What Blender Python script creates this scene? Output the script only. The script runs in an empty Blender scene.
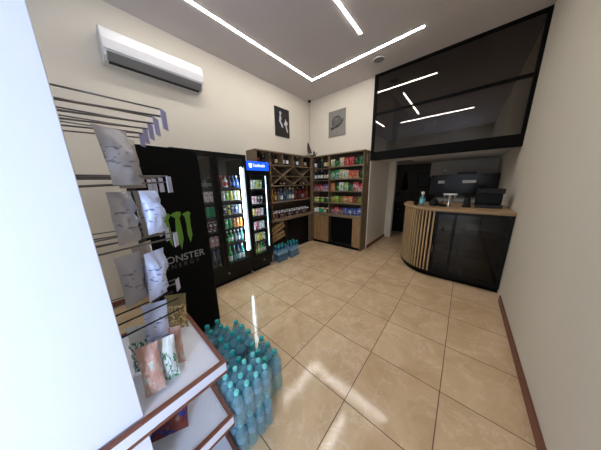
import bpy, math, random
from math import sin, cos, pi, radians
from mathutils import Vector, Matrix

sc = bpy.context.scene
COL = sc.collection
H = 3.47            # ceiling height
ORD = ['first', 'second', 'third', 'fourth', 'fifth', 'sixth', 'seventh', 'eighth', 'ninth', 'tenth', 'eleventh',
       'twelfth', 'thirteenth', 'fourteenth', 'fifteenth', 'sixteenth', 'seventeenth', 'eighteenth', 'nineteenth', 'twentieth']

# ------------------------------------------------------------------ materials
def new_mat(name):
    m = bpy.data.materials.new(name); m.use_nodes = True
    return m, m.node_tree, m.node_tree.nodes['Principled BSDF']

def S(*c):
    """sRGB 0-255 -> linear rgba"""
    o = []
    for v in c:
        v = v / 255.0
        o.append(v / 12.92 if v <= .04045 else ((v + .055) / 1.055) ** 2.4)
    return (*o, 1.0)

def plain(name, col, rough=.5, metal=0.0, spec=.5, noise=0.0, nscale=20, bump=0.0, emit=None, estr=0, trans=0, ior=1.45, coat=0):
    m, nt, b = new_mat(name)
    b.inputs['Base Color'].default_value = col
    b.inputs['Roughness'].default_value = rough
    b.inputs['Metallic'].default_value = metal
    b.inputs['Specular IOR Level'].default_value = spec
    b.inputs['Transmission Weight'].default_value = trans
    b.inputs['IOR'].default_value = ior
    b.inputs['Coat Weight'].default_value = coat
    if emit:
        b.inputs['Emission Color'].default_value = emit
        b.inputs['Emission Strength'].default_value = estr
    if noise or bump:
        tc = nt.nodes.new('ShaderNodeTexCoord'); n = nt.nodes.new('ShaderNodeTexNoise')
        n.inputs['Scale'].default_value = nscale; n.inputs['Detail'].default_value = 4
        nt.links.new(tc.outputs['Object'], n.inputs['Vector'])
        if noise:
            mx = nt.nodes.new('ShaderNodeMixRGB')
            mx.inputs[1].default_value = tuple(c * (1 - noise) for c in col[:3]) + (1,)
            mx.inputs[2].default_value = tuple(min(1, c * (1 + noise)) for c in col[:3]) + (1,)
            nt.links.new(n.outputs['Fac'], mx.inputs[0]); nt.links.new(mx.outputs[0], b.inputs['Base Color'])
        if bump:
            bp = nt.nodes.new('ShaderNodeBump'); bp.inputs['Strength'].default_value = bump
            bp.inputs['Distance'].default_value = .01
            nt.links.new(n.outputs['Fac'], bp.inputs['Height']); nt.links.new(bp.outputs[0], b.inputs['Normal'])
    return m

def wood(name, c1, c2, axis='Z', rough=.5, scale=1.0):
    m, nt, b = new_mat(name)
    tc = nt.nodes.new('ShaderNodeTexCoord'); mp = nt.nodes.new('ShaderNodeMapping')
    s = [22 * scale] * 3; s['XYZ'.index(axis)] = 1.3 * scale
    mp.inputs['Scale'].default_value = s
    n = nt.nodes.new('ShaderNodeTexNoise'); n.inputs['Scale'].default_value = 1.6; n.inputs['Detail'].default_value = 6
    n.inputs['Roughness'].default_value = .65
    r = nt.nodes.new('ShaderNodeValToRGB')
    r.color_ramp.elements[0].position = .3; r.color_ramp.elements[0].color = c1
    r.color_ramp.elements[1].position = .7; r.color_ramp.elements[1].color = c2
    nt.links.new(tc.outputs['Object'], mp.inputs[0]); nt.links.new(mp.outputs[0], n.inputs['Vector'])
    nt.links.new(n.outputs['Fac'], r.inputs[0]); nt.links.new(r.outputs[0], b.inputs['Base Color'])
    b.inputs['Roughness'].default_value = rough
    return m

def thin_glass(name, tint, gloss, rough=.02, gcol=(1, 1, 1, 1), diffuse=0, dcol=None):
    m = bpy.data.materials.new(name); m.use_nodes = True; nt = m.node_tree; nt.nodes.clear()
    t = nt.nodes.new('ShaderNodeBsdfTransparent'); t.inputs[0].default_value = tint
    g = nt.nodes.new('ShaderNodeBsdfGlossy'); g.inputs['Roughness'].default_value = rough
    g.inputs['Color'].default_value = gcol
    mx = nt.nodes.new('ShaderNodeMixShader'); o = nt.nodes.new('ShaderNodeOutputMaterial')
    f = nt.nodes.new('ShaderNodeFresnel'); f.inputs[0].default_value = 1.45
    ad = nt.nodes.new('ShaderNodeMath'); ad.operation = 'ADD'; ad.use_clamp = True; ad.inputs[1].default_value = gloss
    ge = nt.nodes.new('ShaderNodeNewGeometry'); iv = nt.nodes.new('ShaderNodeMath'); iv.operation = 'SUBTRACT'; iv.inputs[0].default_value = 1
    ml = nt.nodes.new('ShaderNodeMath'); ml.operation = 'MULTIPLY'     # mirror only on the outer face of the pane
    nt.links.new(ge.outputs['Backfacing'], iv.inputs[1]); nt.links.new(ad.outputs[0], ml.inputs[0]); nt.links.new(iv.outputs[0], ml.inputs[1])
    nt.links.new(f.outputs[0], ad.inputs[0]); nt.links.new(ml.outputs[0], mx.inputs[0])
    nt.links.new(t.outputs[0], mx.inputs[1]); nt.links.new(g.outputs[0], mx.inputs[2])
    last = mx.outputs[0]
    if diffuse:
        df = nt.nodes.new('ShaderNodeBsdfDiffuse'); df.inputs[0].default_value = dcol or tint
        m2 = nt.nodes.new('ShaderNodeMixShader'); m2.inputs[0].default_value = diffuse
        nt.links.new(mx.outputs[0], m2.inputs[1]); nt.links.new(df.outputs[0], m2.inputs[2]); last = m2.outputs[0]
    nt.links.new(last, o.inputs[0])
    return m

def tile_material():
    m, nt, b = new_mat('floor_tile')
    N = nt.nodes.new; L = nt.links.new
    def math_(op, a, c=None, d=None):
        n = N('ShaderNodeMath'); n.operation = op
        for k, v in enumerate((a, c, d)):
            if v is None: continue
            if isinstance(v, (int, float)): n.inputs[k].default_value = v
            else: L(v, n.inputs[k])
        return n.outputs[0]
    geo = N('ShaderNodeNewGeometry'); sep = N('ShaderNodeSeparateXYZ'); L(geo.outputs['Position'], sep.inputs[0])
    T = .5
    u = math_('DIVIDE', math_('SUBTRACT', sep.outputs[0], .2408), T)
    v = math_('DIVIDE', math_('SUBTRACT', sep.outputs[1], .4063), T)
    def edge(t):
        f = math_('FRACT', t)
        return math_('MINIMUM', f, math_('SUBTRACT', 1.0, f))
    e = math_('MINIMUM', edge(u), edge(v))
    grout = math_('LESS_THAN', e, .0055)
    cell = N('ShaderNodeCombineXYZ'); L(math_('FLOOR', u), cell.inputs[0]); L(math_('FLOOR', v), cell.inputs[1])
    wn = N('ShaderNodeTexWhiteNoise'); L(cell.outputs[0], wn.inputs[0])
    sc_ = N('ShaderNodeVectorMath'); sc_.operation = 'SCALE'; L(wn.outputs['Color'], sc_.inputs[0]); sc_.inputs['Scale'].default_value = 13
    ad = N('ShaderNodeVectorMath'); ad.operation = 'ADD'; L(geo.outputs['Position'], ad.inputs[0]); L(sc_.outputs[0], ad.inputs[1])
    n1 = N('ShaderNodeTexNoise'); n1.inputs['Scale'].default_value = 3.2; n1.inputs['Detail'].default_value = 7; n1.inputs['Roughness'].default_value = .62
    n1.inputs['Distortion'].default_value = .7
    L(ad.outputs[0], n1.inputs['Vector'])
    r1 = N('ShaderNodeValToRGB'); r1.color_ramp.elements[0].position = .3; r1.color_ramp.elements[0].color = S(204, 172, 132)
    r1.color_ramp.elements[1].position = .72; r1.color_ramp.elements[1].color = S(234, 206, 167)
    L(n1.outputs['Fac'], r1.inputs[0])
    n2 = N('ShaderNodeTexNoise'); n2.inputs['Scale'].default_value = 2.8; n2.inputs['Detail'].default_value = 8; n2.inputs['Roughness'].default_value = .6; n2.inputs['Distortion'].default_value = .5
    L(ad.outputs[0], n2.inputs['Vector'])
    r2 = N('ShaderNodeValToRGB'); cr = r2.color_ramp
    cr.elements[0].position = .485; cr.elements[0].color = (0, 0, 0, 1); cr.elements[1].position = .5; cr.elements[1].color = (1, 1, 1, 1)
    q = cr.elements.new(.515); q.color = (0, 0, 0, 1)
    L(n2.outputs['Fac'], r2.inputs[0])
    vein = math_('MULTIPLY', r2.outputs[0], math_('MULTIPLY', n1.outputs['Fac'], .75))
    m1 = N('ShaderNodeMixRGB'); L(vein, m1.inputs[0]); L(r1.outputs[0], m1.inputs[1]); m1.inputs[2].default_value = S(240, 224, 200)
    m2 = N('ShaderNodeMixRGB'); L(grout, m2.inputs[0]); L(m1.outputs[0], m2.inputs[1]); m2.inputs[2].default_value = S(92, 66, 44)
    L(m2.outputs[0], b.inputs['Base Color'])
    rr = math_('ADD', math_('MULTIPLY', grout, .4), math_('ADD', .07, math_('MULTIPLY', n1.outputs['Fac'], .08)))
    L(rr, b.inputs['Roughness'])
    b.inputs['Specular IOR Level'].default_value = .5
    n3 = N('ShaderNodeTexNoise'); n3.inputs['Scale'].default_value = 4; L(geo.outputs['Position'], n3.inputs['Vector'])
    bp = N('ShaderNodeBump'); bp.inputs['Strength'].default_value = .12; bp.inputs['Distance'].default_value = .01
    hh = math_('SUBTRACT', n3.outputs['Fac'], math_('MULTIPLY', grout, .25))
    L(hh, bp.inputs['Height']); L(bp.outputs[0], b.inputs['Normal'])
    return m

M = {}
M['tile'] = tile_material()
M['wall'] = plain('warm_white_wall', S(222, 214, 198), .75, noise=.02, nscale=3)
M['ceil'] = plain('ceiling_paint', S(206, 200, 200), .8, noise=.02, nscale=3)
M['dim_wall'] = plain('grey_plaster', S(205, 200, 194), .8)
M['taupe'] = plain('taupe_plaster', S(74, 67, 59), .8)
M['wood'] = wood('oak_veneer_upright', S(96, 78, 56), S(134, 112, 84), 'Z')
M['wood_x'] = wood('oak_veneer_along_x', S(112, 94, 70), S(148, 126, 98), 'X')
M['wood_y'] = wood('oak_veneer_along_y', S(112, 94, 70), S(148, 126, 98), 'Y')
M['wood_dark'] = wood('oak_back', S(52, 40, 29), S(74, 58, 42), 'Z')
M['plank'] = wood('plank_door', S(122, 92, 58), S(176, 140, 96), 'Z', scale=1.4)
M['crate'] = wood('crate_pine', S(140, 108, 66), S(176, 142, 94), 'Y')
M['slat'] = wood('slat_oak', S(168, 138, 98), S(204, 174, 132), 'Z', rough=.45)
M['top'] = wood('counter_oak', S(158, 128, 92), S(190, 158, 118), 'X', rough=.4)
M['black'] = plain('black_satin', S(9, 9, 10), .4, spec=.3)
M['blackm'] = plain('black_matt', S(7, 7, 7), .7, spec=.15)
M['blackg'] = plain('black_gloss', S(9, 9, 11), .16, spec=.35)
M['char'] = plain('charcoal', S(28, 28, 31), .5, spec=.3)
M['dgrey'] = plain('dark_grey_metal', S(52, 52, 56), .4, .6)
M['white'] = plain('white_laminate', S(226, 228, 238), .4)
M['brown'] = plain('brown_edge_band', S(122, 74, 58), .5, noise=.12, nscale=40)
M['plastic'] = plain('white_plastic', S(228, 228, 228), .3)
M['greyp'] = plain('grey_plastic', S(130, 130, 130), .5)
M['vent'] = plain('vent_dark', S(24, 24, 26), .6)
M['chrome'] = plain('chrome', S(170, 168, 165), .28, 1)
M['wire'] = plain('grey_wire', S(120, 116, 112), .35, .9)
M['bwire'] = plain('black_wire', S(14, 14, 14), .4)
M['tag'] = plain('lilac_price_tag', S(150, 150, 196), .35)
M['tagw'] = plain('pale_price_tag', S(184, 184, 205), .35)
M['strip'] = plain('led_strip', (1, 1, 1, 1), .5, emit=(1.0, .96, .92, 1), estr=46)
M['tube'] = plain('fridge_tube', (1, 1, 1, 1), .5, emit=(.74, .9, 1.0, 1), estr=26)
M['blue'] = plain('lit_blue_sign', S(20, 70, 200), .4, emit=S(16, 84, 232), estr=.9)
M['signw'] = plain('lit_white_sign', (1, 1, 1, 1), .4, emit=(.8, .88, 1, 1), estr=1.0)
M['glass'] = thin_glass('door_glass', (.9, .94, .95, 1), .02)
M['vitrine'] = thin_glass('smoked_glass', (.42, .43, .45, 1), .0)
M['mezz'] = thin_glass('tinted_mezzanine_glass', (.36, .33, .30, 1), .07, .012, (1, .92, .84, 1))
M['window'] = thin_glass('window_glass', (.95, .97, 1, 1), .02)
M['green'] = plain('claw_green', S(98, 146, 42), .5)
M['textw'] = plain('logo_grey_white', S(146, 146, 148), .5)
M['textg'] = plain('logo_dim_grey', S(74, 74, 76), .5)
M['bronze'] = plain('bronze', S(62, 56, 48), .4, .6, noise=.3, nscale=30)
M['art'] = plain('art_black', S(22, 22, 24), .35)
M['artw'] = plain('art_white', S(196, 196, 196), .6)
M['artg'] = plain('art_grey', S(128, 125, 120), .6, noise=.18, nscale=9)
M['artd'] = plain('art_dark_grey', S(54, 52, 50), .6)
M['artm'] = plain('art_mid_grey', S(98, 95, 91), .6, noise=.25, nscale=14)
M['seal'] = plain('rubber_seal', S(8, 8, 8), .6)
M['water'] = thin_glass('clear_water_bottle', (.84, .95, .97, 1), .07, .12, diffuse=.26, dcol=S(128, 192, 204))
M['waterblue'] = thin_glass('blue_water_bottle', (.5, .78, .88, 1), .06, .1, diffuse=.42, dcol=S(40, 112, 150))
M['cap'] = plain('teal_cap', S(120, 222, 218), .4)
M['capd'] = plain('deep_teal_cap', S(40, 166, 166), .4)
M['wlabel'] = plain('bottle_label', S(118, 158, 178), .45, noise=.25, nscale=40)
M['film'] = thin_glass('shrink_film', (.95, .98, .99, 1), .02, .15, diffuse=.12, dcol=S(150, 196, 215))

# ------------------------------------------------------------------ mesh builder
class MB:
    def __init__(s): s.v = []; s.f = []; s.mi = []; s.sm = []
    def add(s, vs, fs, mi=0, smooth=False, X=None):
        o = len(s.v)
        s.v += [tuple((X @ Vector(p)) if X else p) for p in vs]
        s.f += [tuple(i + o for i in f) for f in fs]; s.mi += [mi] * len(fs); s.sm += [smooth] * len(fs)
        return s
    def box(s, x0, x1, y0, y1, z0, z1, mi=0, X=None):
        if x0 > x1: x0, x1 = x1, x0
        if y0 > y1: y0, y1 = y1, y0
        if z0 > z1: z0, z1 = z1, z0
        vs = [(x0, y0, z0), (x1, y0, z0), (x1, y1, z0), (x0, y1, z0), (x0, y0, z1), (x1, y0, z1), (x1, y1, z1), (x0, y1, z1)]
        return s.add(vs, [(0, 3, 2, 1), (4, 5, 6, 7), (0, 1, 5, 4), (1, 2, 6, 5), (2, 3, 7, 6), (3, 0, 4, 7)], mi, False, X)
    def lathe(s, prof, seg=14, c=(0, 0, 0), mi=0, X=None, smooth=True):
        vs = []; fs = []
        for r, z in prof:
            for k in range(seg):
                a = 2 * pi * k / seg; vs.append((c[0] + r * cos(a), c[1] + r * sin(a), c[2] + z))
        n = len(prof)
        for i in range(n - 1):
            for k in range(seg):
                k2 = (k + 1) % seg
                fs.append((i * seg + k, i * seg + k2, (i + 1) * seg + k2, (i + 1) * seg + k))
        s.add(vs, fs, mi, smooth, X)
        s.add(vs[:seg], [tuple(range(seg))[::-1]], mi, False, X)
        s.add(vs[-seg:], [tuple(range(seg))], mi, False, X)
        return s
    def tube(s, pts, r=.004, seg=6, mi=0):
        P = [Vector(p) for p in pts]; vs = []; fs = []
        for i, p in enumerate(P):
            d = (P[min(i + 1, len(P) - 1)] - P[max(i - 1, 0)]).normalized()
            a = d.orthogonal().normalized() if i == 0 else (s._a - d * s._a.dot(d)).normalized()
            s._a = a; b = d.cross(a)
            for k in range(seg):
                t = 2 * pi * k / seg; q = p + a * (r * cos(t)) + b * (r * sin(t)); vs.append(tuple(q))
        for i in range(len(P) - 1):
            for k in range(seg):
                k2 = (k + 1) % seg; fs.append((i * seg + k, i * seg + k2, (i + 1) * seg + k2, (i + 1) * seg + k))
        fs.append(tuple(range(seg))[::-1]); fs.append(tuple(range((len(P) - 1) * seg, len(P) * seg)))
        return s.add(vs, fs, mi, True)
    def prism(s, poly, h0, h1, plane='xy', mi=0, smooth=False):
        def P(a, b, h): return {'xy': (a, b, h), 'yz': (h, a, b), 'xz': (a, h, b)}[plane]
        n = len(poly)
        vs = [P(a, b, h0) for a, b in poly] + [P(a, b, h1) for a, b in poly]
        fs = [tuple(range(n))[::-1], tuple(range(n, 2 * n))] + [(i, (i + 1) % n, n + (i + 1) % n, n + i) for i in range(n)]
        return s.add(vs, fs, mi, smooth)
    def mesh(s, name, mats):
        me = bpy.data.meshes.new(name); me.from_pydata(s.v, [], s.f)
        for m in mats: me.materials.append(m)
        me.polygons.foreach_set('material_index', s.mi); me.polygons.foreach_set('use_smooth', s.sm)
        me.update()
        import bmesh
        b = bmesh.new(); b.from_mesh(me); bmesh.ops.recalc_face_normals(b, faces=b.faces); b.to_mesh(me); b.free()
        return me
    def build(s, name, mats, parent=None, loc=None, bevel=0, label=None):
        if not isinstance(mats, (list, tuple)): mats = [mats]
        o = bpy.data.objects.new(name, s.mesh(name, mats)); COL.objects.link(o)
        if parent: o.parent = parent
        if loc: o.location = loc
        if label: o['label'] = label
        if bevel:
            bv = o.modifiers.new('edge', 'BEVEL'); bv.width = bevel; bv.segments = 2; bv.limit_method = 'ANGLE'
        return o

def box(*a, **k): return MB().box(*a, **k)
def rot(ang, axis='Z', at=(0, 0, 0)):
    T = Matrix.Translation(at); return T @ Matrix.Rotation(ang, 4, axis) @ T.inverted()
def tag(o, label, cat, group=None):
    o['label'] = label; o['category'] = cat
    if group: o['group'] = group
    return o
def thing(name, label, cat, loc=(0, 0, 0), rz=0, group=None):
    o = bpy.data.objects.new(name, None); COL.objects.link(o); o.location = loc; o.rotation_euler = (0, 0, rz)
    o.empty_display_size = .05
    return tag(o, label, cat, group)
def struct(name, mb, mats, parent=None):
    o = mb.build(name, mats, parent)
    if parent is None: o['kind'] = 'structure'
    return o
def dup(root, loc, rz, label, group=None):
    r = root.copy(); COL.objects.link(r); r.location = loc; r.rotation_euler = (0, 0, rz); r['label'] = label
    if group: r['group'] = group
    for ch in list(root.children):
        c = ch.copy(); COL.objects.link(c); c.parent = r
        for g in list(ch.children):
            d = g.copy(); COL.objects.link(d); d.parent = c
    return r
def place(me, name, loc, rotation, label, cat, group=None):
    o = bpy.data.objects.new(name, me); COL.objects.link(o); o.location = loc
    o.rotation_euler = rotation if isinstance(rotation, (tuple, list)) else (0, 0, rotation)
    return tag(o, label, cat, group)

# ------------------------------------------------------------------ the room
XR, YF, YB = 3.70, -6.2, 2.6       # wall beyond the counter, shop front, far wall of the back room
struct('floor', box(-.15, XR + .15, YF - .15, YB + .15, -.1, 0), M['tile'])
# ceiling with real recesses is not needed: strips are flush channels
struct('ceiling', box(-.15, XR + .15, YF - .15, .0, H, H + .1), M['ceil'])
struct('wall_left', box(-.15, 0, YF - .15, .15, 0, H), M['wall'])
struct('wall_back', box(0, 1.64, 0, 1.25, 0, H), M['wall'])
rw = MB()
WY0, WY1 = -6.05, -4.75            # glazed shop door in the wall beside the photographer
rw.box(XR, XR + .15, WY1, YB, 0, H); rw.box(XR, XR + .15, YF - .15, WY0, 0, H); rw.box(XR, XR + .15, WY0, WY1, 2.5, H)
struct('wall_right', rw, M['wall'])
struct('wall_front', box(0, XR, YF - .15, YF, 0, H), M['wall'])
w = MB()
for y in (WY0, WY1 - .05): w.box(XR + .04, XR + .09, y, y + .05, 0, 2.5)
w.box(XR + .04, XR + .09, WY0 + .05, WY1 - .05, 2.45, 2.5); w.box(XR + .04, XR + .09, WY0 + .05, WY1 - .05, .0, .08)
wo = struct('door_1', w, M['char'])
box(XR + .06, XR + .07, WY0 + .05, WY1 - .05, .08, 2.45).build('pane', M['window'], wo)
# passage beside the snack shelf, room behind the counter
struct('trim_1', box(1.64, 1.66, .005, 1.25, 0, .07), M['brown'])
struct('wall_back_room', box(.9, XR, YB, YB + .15, 0, 1.99), M['taupe'])
struct('wall_side_passage', box(.75, .9, 1.25, YB + .15, 0, 1.99), M['taupe'])
struct('trim_2', box(1.64, 1.80, 1.251, 1.37, 0, 1.989), M['wall'])
struct('ceiling_back_room', box(.75, XR, 0.03, YB + .15, 1.99, 2.09), M['dim_wall'])
struct('trim_3', box(0.001, .014, -6.1, -1.95, 0, .08), M['brown'])
struct('trim_4', box(XR - .014, XR - .001, -4.7, -.85, 0, .08), M['brown'])
struct('wall_mezzanine', box(1.64, XR, YB, YB + .15, 2.09, H), M['taupe'])
struct('ceiling_mezzanine', box(1.64, XR, .0, YB + .15, H, H + .1), M['taupe'])
struct('wall_mezzanine_side', box(1.49, 1.64, 1.25, YB + .15, 2.09, H), M['taupe'])
# pale bulkhead on the far wall of the back room
struct('wall_bulkhead', box(2.42, XR, 2.3, YB, 1.60, 1.99), M['dim_wall'])

# mezzanine glazing
mz = thing('mezzanine_glazing', 'black framed smoked glass front of the mezzanine above the counter', 'glass partition', (1.64, 0, 1.93))
g = MB()
g.box(0, .05, -.05, .0, 0, H - 1.93); g.box(.05, XR - 1.64, -.05, .03, 0, .16)
g.box(.05, XR - 1.64, -.045, .0, .84, .875); g.box(.05, XR - 1.64, -.045, .0, H - 1.93 - .03, H - 1.93)
g.box(XR - 1.64 - .04, XR - 1.64, -.05, 0, .16, H - 1.93)
g.build('frame', M['blackm'], mz)
box(.05, XR - 1.68, -.022, -.014, .16, .84).build('lower_pane', M['mezz'], mz)
box(.05, XR - 1.68, -.022, -.014, .875, H - 1.96).build('upper_pane', M['mezz'], mz)

# LED channels in the ceiling
W = .0125
def strip(x0, x1, y0, y1, name, label):
    o = box(x0, x1, y0, y1, H - .004, H + .0).build(name, M['strip'])
    tag(o, label, 'ceiling light', 'LED strips set in the ceiling'); return o
strip(.67 - W, .67 + W, -3.62, -.74 + W, 'ceiling_light_strip', 'long white LED strip along the air conditioner wall')
strip(.67 + W, 2.52, -.74 - W, -.74 + W, 'ceiling_light_strip', 'white LED strip parallel to the snack shelf wall')
strip(1.855 - W, 1.855 + W, -3.05, -1.20, 'ceiling_light_strip', 'short white LED strip ending mid ceiling, clear of the corner')
strip(1.21, 3.1, -3.56 - W, -3.56 + W, 'ceiling_light_strip', 'white LED strip seen only mirrored in the mezzanine glass')
for x, y, lb in ((1.85, -.46, 'flat round ceiling speaker beside the mezzanine glass'), (.42, -.45, 'flat round ceiling speaker near the room corner')):
    t = thing('ceiling_speaker', lb, 'speaker', (x, y, H - .0125), group='round ceiling speakers')
    MB().lathe([(.075, .011), (.08, .004), (.085, .0), (.095, .0), (.1, .006), (.1, .012)], 28).build('rim', M['ceil'], t)
    MB().lathe([(.0745, .003), (.0745, .011)], 28).build('grille', M['greyp'] if x > 1 else M['ceil'], t)
t = thing('security_camera', 'small black dome camera in the ceiling corner', 'camera', (.06, -.06, H - .05))
MB().lathe([(.006, 0), (.022, .006), (.03, .02), (.032, .035)], 16).build('dome', M['blackg'], t)
MB().lathe([(.036, .035), (.04, .05)], 16).build('mount', M['char'], t)
tag(MB().tube([(.012, -.012, H - .055), (.013, -.012, 2.9), (.012, -.013, 2.16)], .0022).build('camera_cable', M['artd']), 'thin grey cable running down the wall corner', 'cable')

# air conditioner
ac = thing('air_conditioner', 'white split air conditioner high on the cream wall', 'air conditioner', (0, -2.66, 2.84))
prof = [(.0, .0), (.12, .0), (.17, .03), (.205, .10), (.215, .17), (.20, .26), (.16, .295), (0, .30)]
MB().prism([(a, b) for a, b in prof], -1.0, 0, 'xz').build('casing', M['plastic'], ac, bevel=.008)
# front flap and louvre
MB().add([(.2075, -.985, .085), (.2075, -.015, .085), (.2205, -.985, .17), (.2205, -.015, .17), (.2065, -.985, .262), (.2065, -.015, .262),
          (.2035, -.985, .085), (.2035, -.015, .085), (.2145, -.985, .17), (.2145, -.015, .17), (.2, -.985, .262), (.2, -.015, .262)],
         [(0, 1, 3, 2), (2, 3, 5, 4), (6, 8, 9, 7), (8, 10, 11, 9), (0, 2, 8, 6), (2, 4, 10, 8), (1, 7, 9, 3), (3, 9, 11, 5), (4, 5, 11, 10), (0, 6, 7, 1)]
         ).build('front_cover', M['plastic'], ac)
MB().add([(.135, -.97, .004), (.135, -.03, .004), (.198, -.97, .068), (.198, -.03, .068), (.14, -.97, -.004), (.14, -.03, -.004), (.204, -.97, .062), (.204, -.03, .062)],
         [(0, 1, 3, 2), (4, 6, 7, 5), (0, 4, 5, 1), (2, 3, 7, 6), (0, 2, 6, 4), (1, 5, 7, 3)]).build('louvre', M['greyp'], ac)
box(.08, .13, -.96, -.04, -.006, .002).build('air_slot', M['vent'], ac)

# posters
def poster1():
    t = thing('wall_poster', 'black canvas print with pale smoke-like shapes over the bottle shelf', 'poster', (0.001, -.96, 2.52))
    box(0, .02, -.21, .21, 0, .57).build('canvas', M['art'], t, bevel=.002)
    a = MB()
    a.prism([(-.06, .50), (-.02, .47), (-.05, .42), (-.03, .36), (-.055, .30), (.0, .24), (.01, .18), (-.03, .19), (-.06, .25), (-.1, .30), (-.09, .37), (-.075, .43), (-.09, .47)], .0203, .0215, 'yz')
    a.prism([(.09, .38), (.11, .33), (.14, .32), (.16, .27), (.12, .26), (.13, .2), (.16, .12), (.13, .1), (.1, .17), (.08, .24), (.04, .25), (.06, .30), (.08, .32)], .0203, .0215, 'yz')
    a.build('pale_figure', M['artw'], t)
poster1()
def poster2():
    t = thing('wall_poster', 'grey canvas print with a dark round badge over the snack shelf', 'poster', (.81, -.001, 2.55))
    box(-.215, .215, -.02, 0, 0, .54).build('canvas', M['artg'], t, bevel=.002)
    def ring(r0, r1, cz, mi, y, mb, n=32, a0=0, a1=2 * pi):
        vs = []; fs = []
        for k in range(n + 1):
            a = a0 + (a1 - a0) * k / n
            vs += [(r0 * cos(a), y, cz + r0 * sin(a)), (r1 * cos(a), y, cz + r1 * sin(a))]
        for k in range(n): fs.append((2 * k, 2 * k + 1, 2 * k + 3, 2 * k + 2))
        mb.add(vs, fs, mi)
    b = MB(); ring(0.0, .105, .30, 1, -.0203, b); ring(.108, .125, .30, 0, -.0204, b); ring(.085, .093, .30, 0, -.0206, b)
    b.prism([(-.165, .19), (.12, .30), (.17, .36), (.165, .29), (.13, .235), (-.13, .135)], -.0212, -.0204, 'xz', 0)
    b.build('badge', [M['artd'], M['artm']], t)
    c = MB()
    for k in range(7):
        x = -.10 + k * .034; z = .195 + k * .0135
        c.prism([(x, z - .01), (x + .008, z - .012), (x + .016, z + .03), (x + .004, z + .026)], -.0222, -.0213, 'xz')
        c.prism([(x + .008, z - .006), (x + .022, z + .004), (x + .02, z + .01), (x + .008, z + .002)], -.0222, -.0213, 'xz')
    for k in range(5): c.prism([(-.055 + .022 * k, .335 + .004 * k), (-.043 + .022 * k, .337 + .004 * k), (-.043 + .022 * k, .362 + .004 * k), (-.055 + .022 * k, .36 + .004 * k)], -.0215, -.0207, 'xz')
    c.build('lettering', M['artg'], t)
poster2()

# ------------------------------------------------------------------ product meshes
def bag_material(c1, c2, c3, seed=0, gloss=.3, scale=5, mute=False):
    m, nt, b = new_mat('snack_foil'); c1, c2, c3 = [tuple(.72 * q + .08 * sum(c[:3]) / 3 for q in c[:3]) + (1,) for c in (c1, c2, c3)] if mute else (c1, c2, c3)
    N = nt.nodes.new; L = nt.links.new
    tc = N('ShaderNodeTexCoord'); mp = N('ShaderNodeMapping'); mp.inputs['Location'].default_value = (seed * 3.7, seed * 1.3, 0)
    L(tc.outputs['Generated'], mp.inputs[0])
    n = N('ShaderNodeTexNoise'); n.inputs['Scale'].default_value = scale; n.inputs['Detail'].default_value = 2; L(mp.outputs[0], n.inputs['Vector'])
    r = N('ShaderNodeValToRGB'); r.color_ramp.interpolation = 'CONSTANT'
    r.color_ramp.elements[0].position = 0; r.color_ramp.elements[0].color = c1
    r.color_ramp.elements[1].position = .5; r.color_ramp.elements[1].color = c2
    e = r.color_ramp.elements.new(.59); e.color = c3
    L(n.outputs['Fac'], r.inputs[0])
    sp = N('ShaderNodeSeparateXYZ'); L(tc.outputs['Generated'], sp.inputs[0])
    g = N('ShaderNodeMath'); g.operation = 'GREATER_THAN'; g.inputs[1].default_value = .72; L(sp.outputs[2], g.inputs[0])
    mx = N('ShaderNodeMixRGB'); L(g.outputs[0], mx.inputs[0]); L(r.outputs[0], mx.inputs[1]); mx.inputs[2].default_value = c1
    L(mx.outputs[0], b.inputs['Base Color']); b.inputs['Roughness'].default_value = gloss
    return m

def bag_mesh(w, h, t, mat, seed=0, nu=10, nv=12, crumple=.006):
    """a filled pillow bag with crimped ends; stands on z=0, faces -y"""
    rnd = random.Random(seed); vs = []; fs = []
    for side in (-1, 1):
        for j in range(nv + 1):
            v = j / nv
            for i in range(nu + 1):
                u = i / nu * 2 - 1
                sv = max(0, sin(pi * min(1, max(0, (v - .06) / .88)))) ** .55
                d = t / 2 * sv * max(0, 1 - abs(u) ** 2.6) ** .6
                ww = w / 2 * (1 - .10 * sin(pi * v) ** .8)
                edge = (i in (0, nu)) or (j in (0, nv))
                q = 0 if edge else rnd.uniform(-1, 1) * crumple
                vs.append((u * ww + (0 if edge else q * .5), side * d + (q if side < 0 else -q), v * h + (0 if edge else q * .4)))
    n1 = (nu + 1) * (nv + 1)
    for s_ in (0, 1):
        for j in range(nv):
            for i in range(nu):
                a = s_ * n1 + j * (nu + 1) + i
                f = (a, a + 1, a + nu + 2, a + nu + 1); fs.append(f if s_ == 0 else f[::-1])
    return MB().add(vs, fs, 0, True).mesh('bag', [mat])

def lathe_mesh(parts, mats, seg=12):
    b = MB()
    for prof, mi in parts: b.lathe(prof, seg, mi=mi)
    return b.mesh('bottle', mats)

def wine_mesh(glass, label, cap, s=1.0):
    return lathe_mesh([([(.034 * s, 0), (.037 * s, .006), (.037 * s, .17 * s), (.030 * s, .20 * s), (.015 * s, .225 * s), (.0135 * s, .235 * s)], 0),
                       ([(.0375 * s, .05 * s), (.0378 * s, .052 * s), (.0378 * s, .135 * s), (.0375 * s, .137 * s)], 1),
                       ([(.0145 * s, .235 * s), (.0145 * s, .275 * s), (.012 * s, .28 * s)], 2)], [glass, label, cap])
def spirit_mesh(glass, label, cap, r=.036, h=.25, liquid=None):
    return lathe_mesh([([(r * .95, 0), (r, .006), (r, h * .56), (r * .8, h * .64), (r * .42, h * .72), (r * .38, h * .86)], 0),
                       ([(r * 1.012, h * .15), (r * 1.02, h * .16), (r * 1.02, h * .44), (r * 1.012, h * .45)], 1),
                       ([(r * .44, h * .86), (r * .44, h * .98), (r * .38, h)], 2)], [glass, label, cap])
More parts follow.
